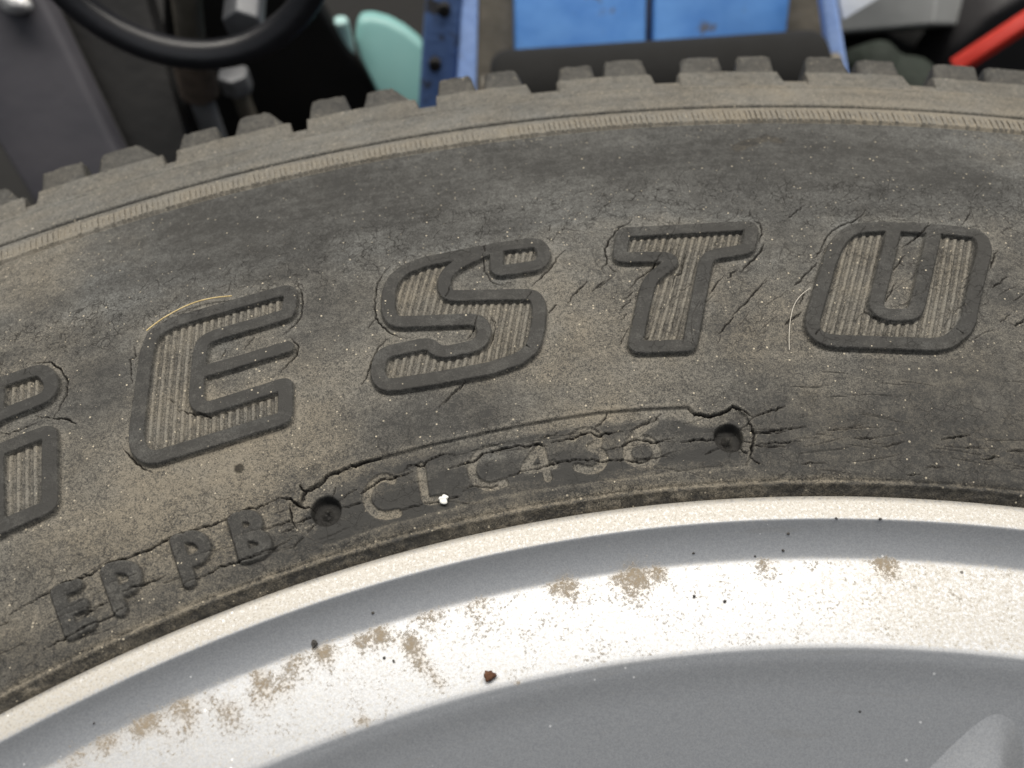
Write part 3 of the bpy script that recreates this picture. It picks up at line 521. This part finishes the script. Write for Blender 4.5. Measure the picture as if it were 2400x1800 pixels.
# ------------------------------------------------------------------ alloy rim
RP = [(.2010, -.0065), (.2026, -.0050), (.2034, -.0032), (.2037, -.0015), (.2036, -.0008), (.2033, -.0003), (.2029, -.00005), (.2025, .00002), (.2018, .00004), (.2006, .00003), (.20005, .00002), (.1999, -.00002), (.19978, -.00012), (.1994, -.00054), (.1986, -.00128), (.1978, -.00192), (.1971, -.00240), (.1965, -.00276), (.1960, -.00302), (.19575, -.00313), (.1955, -.00319), (.1952, -.00322), (.1945, -.00325), (.1920, -.00333), (.1890, -.00343), (.1862, -.00353), (.1846, -.00359), (.18395, -.00363), (.18375, -.00369), (.18355, -.00382), (.1831, -.00412), (.1822, -.0047), (.1815, -.0054), (.1790, -.0071), (.1740, -.0105), (.1680, -.0143), (.1600, -.0188), (.1500, -.0232), (.1350, -.0272), (.115, -.0312), (.090, -.0338), (.060, -.0345), (.040, -.0335), (.034, -.030), (.030, -.0285), (.0005, -.028)]
def st_attr(r, t):
    t = np.where(t > PI, t - 2 * PI, t); x = r * np.sin(t); y = r * np.cos(t); s = np.zeros_like(r)
    for bx, by, br, a in STAINS: s = np.maximum(s, a * np.exp(-((x - bx * 1e-5)**2 + (y - by * 1e-5)**2) / (2 * (br * .68e-5)**2)))
    band = sst((r - .1835) / .001) * sst((.1962 - r) / .001)
    return s * .92 + .25 * band * fnoise(t * 12, r / .004, 91, 3) - .25 * (1 - band)
def film_attr(r, t):
    t = np.where(t > PI, t - 2 * PI, t)
    return .95 * sst((r - .1996) / .0008) + .36 * sst((r - .1838) / .0008) * sst((.1965 - r) / .001) + .35 * sst((t - .02) / .12) * sst((r - .184) / .001) * sst((.196 - r) / .001)
rp = []
for (a, b) in zip(RP[:-1], RP[1:]):
    for k in range(2): rp.append((a[0] + (b[0] - a[0]) * k / 2, a[1] + (b[1] - a[1]) * k / 2))
rp.append(RP[-1])
rim = lathe('rim', RP, 0, 2 * PI, 1201, RIM, wheel, {'stain': st_attr, 'film': film_attr}, up=False)
rim['label'] = 'silver painted alloy rim with brown stains on its ledge'
lathe('rim_barrel', [(.2010, -.0065), (.196, -.014), (.188, -.02), (.186, -.15), (.200, hb + .006), (.2037, hb + .002), (.2037, hb), (.199, hb), (.180, -.15), (.176, -.02)], 0, 2 * PI, 241, RIM, rim, None, up=False)
# spokes: low ridges growing out of the dish, steep on one flank
def dish(r):
    q = np.array(RP)[::-1]; return float(np.interp(r, q[:, 0], q[:, 1]))
def spoke(phi):
    nu, nv = 70, 60; v = []
    for i in range(nu):
        r = .1812 - (.1812 - .045) * (i / (nu - 1))**1.6
        pk = min(.011, max(0.0, (-.0062 - .27 * (.1806 - r)) - dish(r))); pk = .9 * pk * pk / (pk + .0022); wl = min(.036, max(.002, (.1806 - r) * 0.95 + .001))
        for j in range(nv):
            q_ = j / (nv - 1); s = -wl * 1.05 * (1 - q_ / .72) if q_ < .72 else .0056 * (q_ - .72) / .28
            left = max(0.0, 1 + s / wl) if s < 0 else 1.0
            right = 1.0 if s < 0 else max(0.0, 1 - s / .0048)
            h = pk * min(left * left * (3 - 2 * left), right * right * (3 - 2 * right))
            z = dish(math.hypot(r, s)) + h - .00025
            t_ = phi + math.atan2(s, r); rad = math.hypot(r, s)
            v.append((rad * math.sin(t_), rad * math.cos(t_), z + H0))
    i = np.arange(nu * nv).reshape(nu, nv)
    f = np.stack([i[:-1, :-1], i[:-1, 1:], i[1:, 1:], i[1:, :-1]], -1).reshape(-1, 4)[:, ::-1]
    return link('spoke', np_mesh('spoke', np.array(v), f), RIM, rim)
for k in range(7): spoke(.178 + k * 2 * PI / 7)

# ------------------------------------------------------------------ loose bits lying on the wheel
def lump(name, x, y, z, r, mat, flat=.7, seed=1, sub=3, rough=.35):
    bm = bmesh.new(); bmesh.ops.create_icosphere(bm, subdivisions=sub, radius=1.0); g = np.random.default_rng(seed)
    ks = g.normal(0, 1, (6, 3)) * 2.2; ph = g.uniform(0, 6, 6)
    for v in bm.verts:
        q = np.array(v.co); d = 1 + rough * sum(math.sin(k @ q + p) for k, p in zip(ks, ph)) / 3
        v.co = Vector(q * d * r); v.co.z *= flat
    me = bpy.data.meshes.new(name); bm.to_mesh(me); bm.free()
    for p in me.polygons: p.use_smooth = True
    zm = min(v.co.z for v in me.vertices)
    o = link(name, me, mat); o.location = (x, y, z - zm - r * .12); return o
RUST = mat_plain('rust_crumb', (.07, .028, .012), (.13, .06, .03), 900, .9, 0, .6, .0003)
GRIT_M = mat_plain('dark_grit', (.03, .028, .026), (.06, .055, .05), 900, .8, 0, .5, .0002)
WHITE = mat_plain('white_paint_fleck', (.75, .75, .72), (.85, .85, .82), 600, .6, 0, .4, .0002)
SAND = mat_plain('pale_sand', (.45, .40, .31), (.60, .55, .45), 600, .8, 0, .4, .0002)
def rim_z(x, y): return dish(math.hypot(x, y)) + H0
x, y = prep(CRUMB[0]); tag(lump('rust_crumb', x, y, rim_z(x, y), .00056, RUST, .6, 3, 3, .5), 'reddish brown rust crumb lying alone on the bright rim ledge', 'crumb')
x, y = prep(CRUMB[1]); tag(lump('dirt_crumb', x, y, rim_z(x, y), .00042, GRIT_M, .7, 5, 3, .4), 'dark dirt crumb beside a brown stain on the rim ledge', 'crumb')
for k, q in enumerate(GRIT):
    x, y = prep(q); tag(lump('grit_grain', x, y, rim_z(x, y), random.uniform(.00012, .00021), GRIT_M, .8, 20 + k, 2), 'tiny dark grit grain on the silver rim', 'grit', 'grit grains on the rim')
x, y = prep(FLECK); zf = float(prof(np.array([math.hypot(x, y)]))[0]) + H0 - .0005
tag(lump('paint_fleck', x, y, zf, .00050, WHITE, .6, 9, 3, .5), 'white paint fleck stuck beside the stamped letter L', 'fleck')
def tube(name, pts, rad, mat, sides=6):
    c = bpy.data.curves.new(name, 'CURVE'); c.dimensions = '3D'; c.bevel_depth = rad; c.bevel_resolution = 1
    s = c.splines.new('NURBS'); s.points.add(len(pts) - 1); s.use_endpoint_u = True; s.order_u = 4
    for p, q in zip(s.points, pts): p.co = (*q, 1)
    tmp = bpy.data.objects.new('tmp', c); COL.objects.link(tmp)
    dg = bpy.context.evaluated_depsgraph_get(); me = bpy.data.meshes.new_from_object(tmp.evaluated_get(dg)); me.name = name
    bpy.data.objects.remove(tmp); bpy.data.curves.remove(c)
    for p in me.polygons: p.use_smooth = True
    me.materials.clear()
    return link(name, me, mat)
STRAWM = mat_plain('dry_straw', (.50, .38, .17), (.62, .50, .27), 500, .7)
HAIRM = mat_plain('pale_fibre', (.50, .47, .40), (.6, .56, .5), 500, .6)
def onwall(p, up): return [(q[0], q[1], float(prof(np.array([math.hypot(*q)]))[0]) + H0 + up) for q in p]
tag(tube('straw_fibre', onwall(prep(STRAW), .0007), .00011, STRAWM), 'curved yellow straw fibre along the top of the big letter E', 'straw')
tag(tube('lint_hair', onwall(prep(HAIR), .0003), .000055, HAIRM), 'thin pale curved hair beside the big letter O', 'hair')

# ------------------------------------------------------------------ floor and clutter behind the wheel
MATF = mat_plain('shade_dark_floor', (.004, .004, .004), (.010, .0095, .009), 30, .9, 0, .4, .002)  # near-black colour carries the shade among the clutter
bm = bmesh.new(); bmesh.ops.create_grid(bm, x_segments=60, y_segments=60, size=2.5)
for v in bm.verts: v.co.z = -.0012 + .0008 * math.sin(v.co.x * 31 + 1) * math.sin(v.co.y * 27)
me = bpy.data.meshes.new('floor'); bm.to_mesh(me); bm.free()
fl = link('floor', me, MATF); fl['kind'] = 'structure'

def prism(name, poly, y0, th, mat, parent=None, bevel=.0015, lean=0.0):
    # polygon in (x, z) standing at depth y0 with thickness th; lean moves it back with height
    bm = bmesh.new()
    A = [bm.verts.new((p[0], y0 + lean * p[1], p[1])) for p in poly]; B = [bm.verts.new((p[0], y0 + th + lean * p[1], p[1])) for p in poly]
    bm.faces.new(A); bm.faces.new(B[::-1])
    for i in range(len(poly)):
        j = (i + 1) % len(poly); bm.faces.new((A[j], A[i], B[i], B[j]))
    bmesh.ops.recalc_face_normals(bm, faces=bm.faces)
    if bevel: bmesh.ops.bevel(bm, geom=list(bm.edges), offset=bevel, segments=3, profile=.5, affect='EDGES', clamp_overlap=True)
    me = bpy.data.meshes.new(name); bm.to_mesh(me); bm.free()
    for p in me.polygons: p.use_smooth = True
    me.set_sharp_from_angle(angle=.6)
    return link(name, me, mat, parent)
def cyl(name, a, b, r0, r1, mat, parent=None, n=40, bevel=0.0):
    a = Vector(a); b = Vector(b); L = (b - a).length; q = (b - a).to_track_quat('Z', 'Y')
    bm = bmesh.new(); bmesh.ops.create_cone(bm, cap_ends=True, segments=n, radius1=r0, radius2=r1, depth=L)
    if bevel: bmesh.ops.bevel(bm, geom=[e for e in bm.edges if e.calc_face_angle(0) > .8], offset=bevel, segments=4, profile=.5, affect='EDGES', clamp_overlap=True)
    bmesh.ops.transform(bm, matrix=Matrix.Translation((a + b) / 2) @ q.to_matrix().to_4x4(), verts=bm.verts)
    me = bpy.data.meshes.new(name); bm.to_mesh(me); bm.free()
    for p in me.polygons: p.use_smooth = True
    me.set_sharp_from_angle(angle=.6)
    return link(name, me, mat, parent)
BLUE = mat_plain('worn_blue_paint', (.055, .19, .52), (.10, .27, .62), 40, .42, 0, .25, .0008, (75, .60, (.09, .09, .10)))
BLUE_D = mat_plain('shaded_grimy_blue', (.07, .13, .30), (.10, .18, .40), 60, .5, 0, .3, .0008, (60, .56, (.05, .05, .055)))  # jack blue darkened for the shaded side face, with grime spots
BLUE_L = mat_plain('lit_blue_edge', (.27, .42, .82), (.33, .48, .86), 60, .45, 0, .25, .0008, (70, .63, (.20, .17, .14)))  # jack blue lightened, brightness of the lit edge face in the colour
BLACKR = mat_plain('black_roller_rubber', (.004, .004, .004), (.007, .007, .0068), 80, .95, 0, .3, .0006)
BROWN = mat_plain('grimy_steel', (.09, .082, .066), (.15, .135, .11), 70, .6, .3, .3, .0008)
DARKB = mat_plain('black_plastic', (.007, .0066, .0064), (.013, .012, .0115), 30, .6, 0, .3, .001)
# trolley jack facing the wheel
jack = empty('trolley_jack', (.03, .50, 0), 'blue trolley jack with black rubber front roller standing behind the tyre', 'jack')
jx = lambda n, *a, **k: None
def jp(name, poly, y0, th, mat, bevel=.0012, lean=0.0):
    o = prism(name, poly, y0, th, mat, None, bevel, lean); o.parent = jack; o.matrix_parent_inverse = Matrix.Translation(jack.location).inverted(); return o
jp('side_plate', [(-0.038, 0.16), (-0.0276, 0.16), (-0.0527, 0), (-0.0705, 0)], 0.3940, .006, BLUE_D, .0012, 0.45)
o = cyl('bolt_head', (-0.0429, 0.4363, 0.1018), (-0.0429, 0.4413, 0.1006), .0026, .0026, DARKB, None, 6, .0004); o.parent = jack; o.matrix_parent_inverse = Matrix.Translation(jack.location).inverted()
o = cyl('bolt_head', (-0.0483, 0.4285, 0.0846), (-0.0483, 0.4335, 0.0834), .0026, .0026, DARKB, None, 6, .0004); o.parent = jack; o.matrix_parent_inverse = Matrix.Translation(jack.location).inverted()
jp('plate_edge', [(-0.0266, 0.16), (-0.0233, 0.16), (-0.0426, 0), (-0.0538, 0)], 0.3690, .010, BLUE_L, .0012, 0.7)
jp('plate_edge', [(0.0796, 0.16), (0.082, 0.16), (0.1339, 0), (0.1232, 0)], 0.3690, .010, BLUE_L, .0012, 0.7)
jp('cross_member', [(-0.0187, 0.16), (0.1022, 0.16), (0.1148, 0.02), (-0.0402, 0.02)], 0.3850, .008, BROWN, .0012, 1.0)
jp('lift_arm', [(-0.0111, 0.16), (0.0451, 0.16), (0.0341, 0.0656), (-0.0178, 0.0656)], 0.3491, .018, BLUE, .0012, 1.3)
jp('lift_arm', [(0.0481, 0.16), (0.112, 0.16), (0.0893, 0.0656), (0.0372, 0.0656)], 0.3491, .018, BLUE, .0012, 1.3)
o = cyl('roller', (-0.0275, .415, 0.0797), (0.0959, .415, 0.0797), 0.016, 0.016, BLACKR, None, 48, .006); o.parent = jack; o.matrix_parent_inverse = Matrix.Translation(jack.location).inverted()
o = cyl('axle_stub', (-0.0315, .418, 0.0797), (-0.0255, .418, 0.0797), .006, .006, BROWN, None, 24, .001); o.parent = jack; o.matrix_parent_inverse = Matrix.Translation(jack.location).inverted()
o = cyl('axle_stub', (0.0969, .418, 0.0797), (0.1029, .418, 0.0797), .006, .006, BROWN, None, 24, .001); o.parent = jack; o.matrix_parent_inverse = Matrix.Translation(jack.location).inverted()
GREYB = mat_plain('dull_violet_grey_board', (.050, .049, .060), (.066, .063, .074), 25, .7, 0, .2, .001)
tag(prism('grey_board', [(-0.2611, 0.22), (-0.2088, 0.22), (-0.1183, 0), (-0.146, 0)], 0.3000, .010, GREYB, None, .002, 0.9), 'dull violet grey board leaning at an angle beside the black handwheel', 'board')
tag(prism('black_board', [(-0.2124, 0.22), (-0.1592, 0.22), (-0.121, 0), (-0.1214, 0)], 0.3150, .010, DARKB, None, .002, 0.9), 'black plastic board standing between the grey board and the handwheel', 'board')
tag(prism('black_crate', [(-0.1228, 0.17), (-0.1165, 0.17), (-0.0589, 0), (-0.1893, 0)], .455, .008, DARKB, None, .003), 'plain black crate with slanted side standing behind the handwheel', 'crate')
RINGM = mat_plain('black_bakelite', (.008, .009, .012), (.014, .014, .018), 60, .35, 0, .15, .0006)
STEEL = mat_plain('dull_steel', (.13, .135, .145), (.19, .195, .205), 60, .5, .3, .2, .0006)
RUSTY = mat_plain('brown_rusty_collar', (.07, .052, .04), (.12, .09, .07), 200, .8, .1, .4, .0006)
hw = empty('handwheel', (-0.1088, 0.395, 0), 'round black handwheel rim on a thin steel stem behind the tyre', 'handwheel')
bm = bmesh.new(); nu, nv = 96, 20; vs = []
for i in range(nu):
    a = 2 * PI * i / nu; row = []
    for j in range(nv):
        b = 2 * PI * j / nv; q = 0.041 + .0040 * math.cos(b)
        row.append(bm.verts.new((-0.1088 + q * math.sin(a), 0.375 + .0040 * math.sin(b) + .25 * (0.041 - q * math.cos(a)), 0.1332 + (0.041 - q * math.cos(a)) * .92)))
    vs.append(row)
for i in range(nu):
    for j in range(nv): bm.faces.new((vs[i][j], vs[(i + 1) % nu][j], vs[(i + 1) % nu][(j + 1) % nv], vs[i][(j + 1) % nv]))
bmesh.ops.recalc_face_normals(bm, faces=bm.faces)
me = bpy.data.meshes.new('ring'); bm.to_mesh(me); bm.free()
for p in me.polygons: p.use_smooth = True
def hp(o): o.parent = hw; o.matrix_parent_inverse = Matrix.Translation(hw.location).inverted(); return o
hp(link('ring', me, RINGM))
hp(cyl('stem', (-0.1348, 0.405, 0), (-0.1296, 0.405, 0.0979), .0042, .0042, STEEL, None, 24))
hp(cyl('collar', (-0.1296, 0.405, 0.0969), (-0.1269, 0.405, 0.1121), .0066, .0066, RUSTY, None, 24, .001))
hp(cyl('spoke', (-0.1269, 0.405, 0.1111), (-0.1102, 0.405, 0.1742), .0045, .0050, BROWN, None, 24))
hp(cyl('hub_nut', (-0.1030, 0.393, 0.1293), (-0.1030, 0.41700000000000004, 0.1333), .0065, .0065, STEEL, None, 6, .001))
hp(cyl('cross_spoke', (-0.1102, 0.405, 0.1413), (-0.1030, 0.405, 0.1313), .004, .004, BROWN, None, 20))
bolt = empty('hex_bolt', (-0.1246, .43, 0), 'shiny upright bolt standing just beside the handwheel stem', 'bolt')
for nm, z0, z1, rr_ in (('shank', 0.0, 0.0787, .0032), ('head', 0.0787, 0.0867, .0062)):
    o = cyl(nm, (-0.1246, .43, z0), (-0.1246, .43, z1), rr_, rr_, STEEL if nm == 'head' else BROWN, None, 6 if nm == 'head' else 20, .0008); o.parent = bolt; o.matrix_parent_inverse = Matrix.Translation(bolt.location).inverted()
TEAL = mat_plain('teal_plastic', (.19, .40, .39), (.23, .45, .43), 20, .4, 0, .1, .0006)
tt_ = prism('teal_tray', [(-0.0797, 0.082), (-0.0744, 0.0825), (-0.0674, 0.0809), (-0.0609, 0.0779), (-0.0542, 0.0733), (-0.0509, 0.0443), (-0.0671, 0.0451), (-0.075, 0.0599), (-0.0808, 0.0707), (-0.0818, 0.0763)], 0.3980, .007, TEAL, None, .0022, 0.8)
tag(tt_, 'rounded teal plastic tray leaning behind the blue jack plate', 'tray')
tag(cyl('pale_cap', (-0.0858, .46, 0), (-0.0858, .46, 0.0859), .0035, .0032, mat_plain('pale_teal_plastic', (.35, .55, .55), (.42, .62, .60), 30, .4), None, 24, .0015), 'slim pale teal tube end beside the teal tub', 'tube')
tag(lump('foil_scrap', -0.1774, 0.4133, 0.1268, .0062, mat_plain('crumpled_foil', (.50, .50, .51), (.65, .65, .65), 200, .35, .5, .5, .001), .6, 44, 3, .5), 'crumpled silver foil scrap lying on the leaning grey board', 'foil')
tag(prism('white_card', [(0.1018, 0.1061), (0.1586, 0.1036), (0.109, 0.0848)], 0.3630, .004, mat_plain('white_card', (.80, .83, .87), (.86, .88, .90), 30, .6), None, .0008, 0.9), 'white card corner poking down beside the blue jack', 'card')
bm = bmesh.new(); bmesh.ops.create_cube(bm, size=.062)
bmesh.ops.bevel(bm, geom=list(bm.edges), offset=.0015, segments=3, profile=.5, affect='EDGES')
QM = Matrix.Rotation(math.radians(-38), 4, 'X') @ Matrix.Rotation(math.radians(48), 4, 'Z')
kc = QM @ Vector((-.031, -.031, -.031))
bmesh.ops.transform(bm, matrix=Matrix.Translation(Vector((0.1771, .49, 0.0438)) - kc) @ QM, verts=bm.verts)
zmin = min(v.co.z for v in bm.verts)
me = bpy.data.meshes.new('grey_carton'); bm.to_mesh(me); bm.free()
tag(link('grey_carton', me, mat_plain('grey_card', (.26, .27, .27), (.34, .35, .35), 30, .6)), 'pale grey carton tipped back with one corner towards the wheel', 'carton')
tag(lump('dark_bag', 0.1560, .478, 0, .023, mat_plain('dark_green_bag', (.006, .011, .007), (.014, .022, .015), 40, .8, 0, .5, .003), 1.0, 61, 4, .25), 'crumpled dark green bag slumped right of the blue jack', 'bag')
tag(prism('black_case', [(0.1843, -0.0338), (0.1989, 0.0235), (0.2096, 0.0409), (0.2305, 0.0584), (0.3156, 0.0526), (0.3883, -0.0508)], 0.5, .03, mat_plain('charcoal_case', (.022, .021, .023), (.034, .032, .034), 30, .6, 0, .3, .001), None, .004), 'charcoal plastic case with slanted edge behind the red bar', 'case')
RED = mat_plain('red_enamel', (.52, .028, .016), (.60, .04, .025), 40, .4, 0, .1, .0006)
rb = empty('red_lever_bar', (0.1654, .44, 0), 'red painted flat bar slanting up from a short black foot behind the tyre', 'bar')
aa = Vector((0.1654, .44, 0.0563)); bb = Vector((0.2014, .44, 0.0923)); dd = (bb - aa).normalized(); nn = Vector((-dd.z, 0, dd.x))
bm = bmesh.new()
ring_ = [(-.0027, 0), (.0012, 0), (.0027, .004), (.0027, .007), (-.0027, .007)]
Aq = [bm.verts.new(aa + nn * u + Vector((0, w_, 0))) for u, w_ in ring_]; Bq = [bm.verts.new(bb + nn * u + Vector((0, w_, 0))) for u, w_ in ring_]
bm.faces.new(Aq); bm.faces.new(Bq[::-1])
for i in range(5): bm.faces.new((Aq[(i + 1) % 5], Aq[i], Bq[i], Bq[(i + 1) % 5]))
bmesh.ops.recalc_face_normals(bm, faces=bm.faces)
bmesh.ops.bevel(bm, geom=list(bm.edges), offset=.0008, segments=2, profile=.5, affect='EDGES')
me = bpy.data.meshes.new('bar'); bm.to_mesh(me); bm.free()
o = link('bar', me, RED); o.parent = rb; o.matrix_parent_inverse = Matrix.Translation(rb.location).inverted()
o = cyl('foot', (0.1654, .446, 0), (0.1674, .444, 0.0583), .006, .0032, DARKB, None, 20, .001); o.parent = rb; o.matrix_parent_inverse = Matrix.Translation(rb.location).inverted()
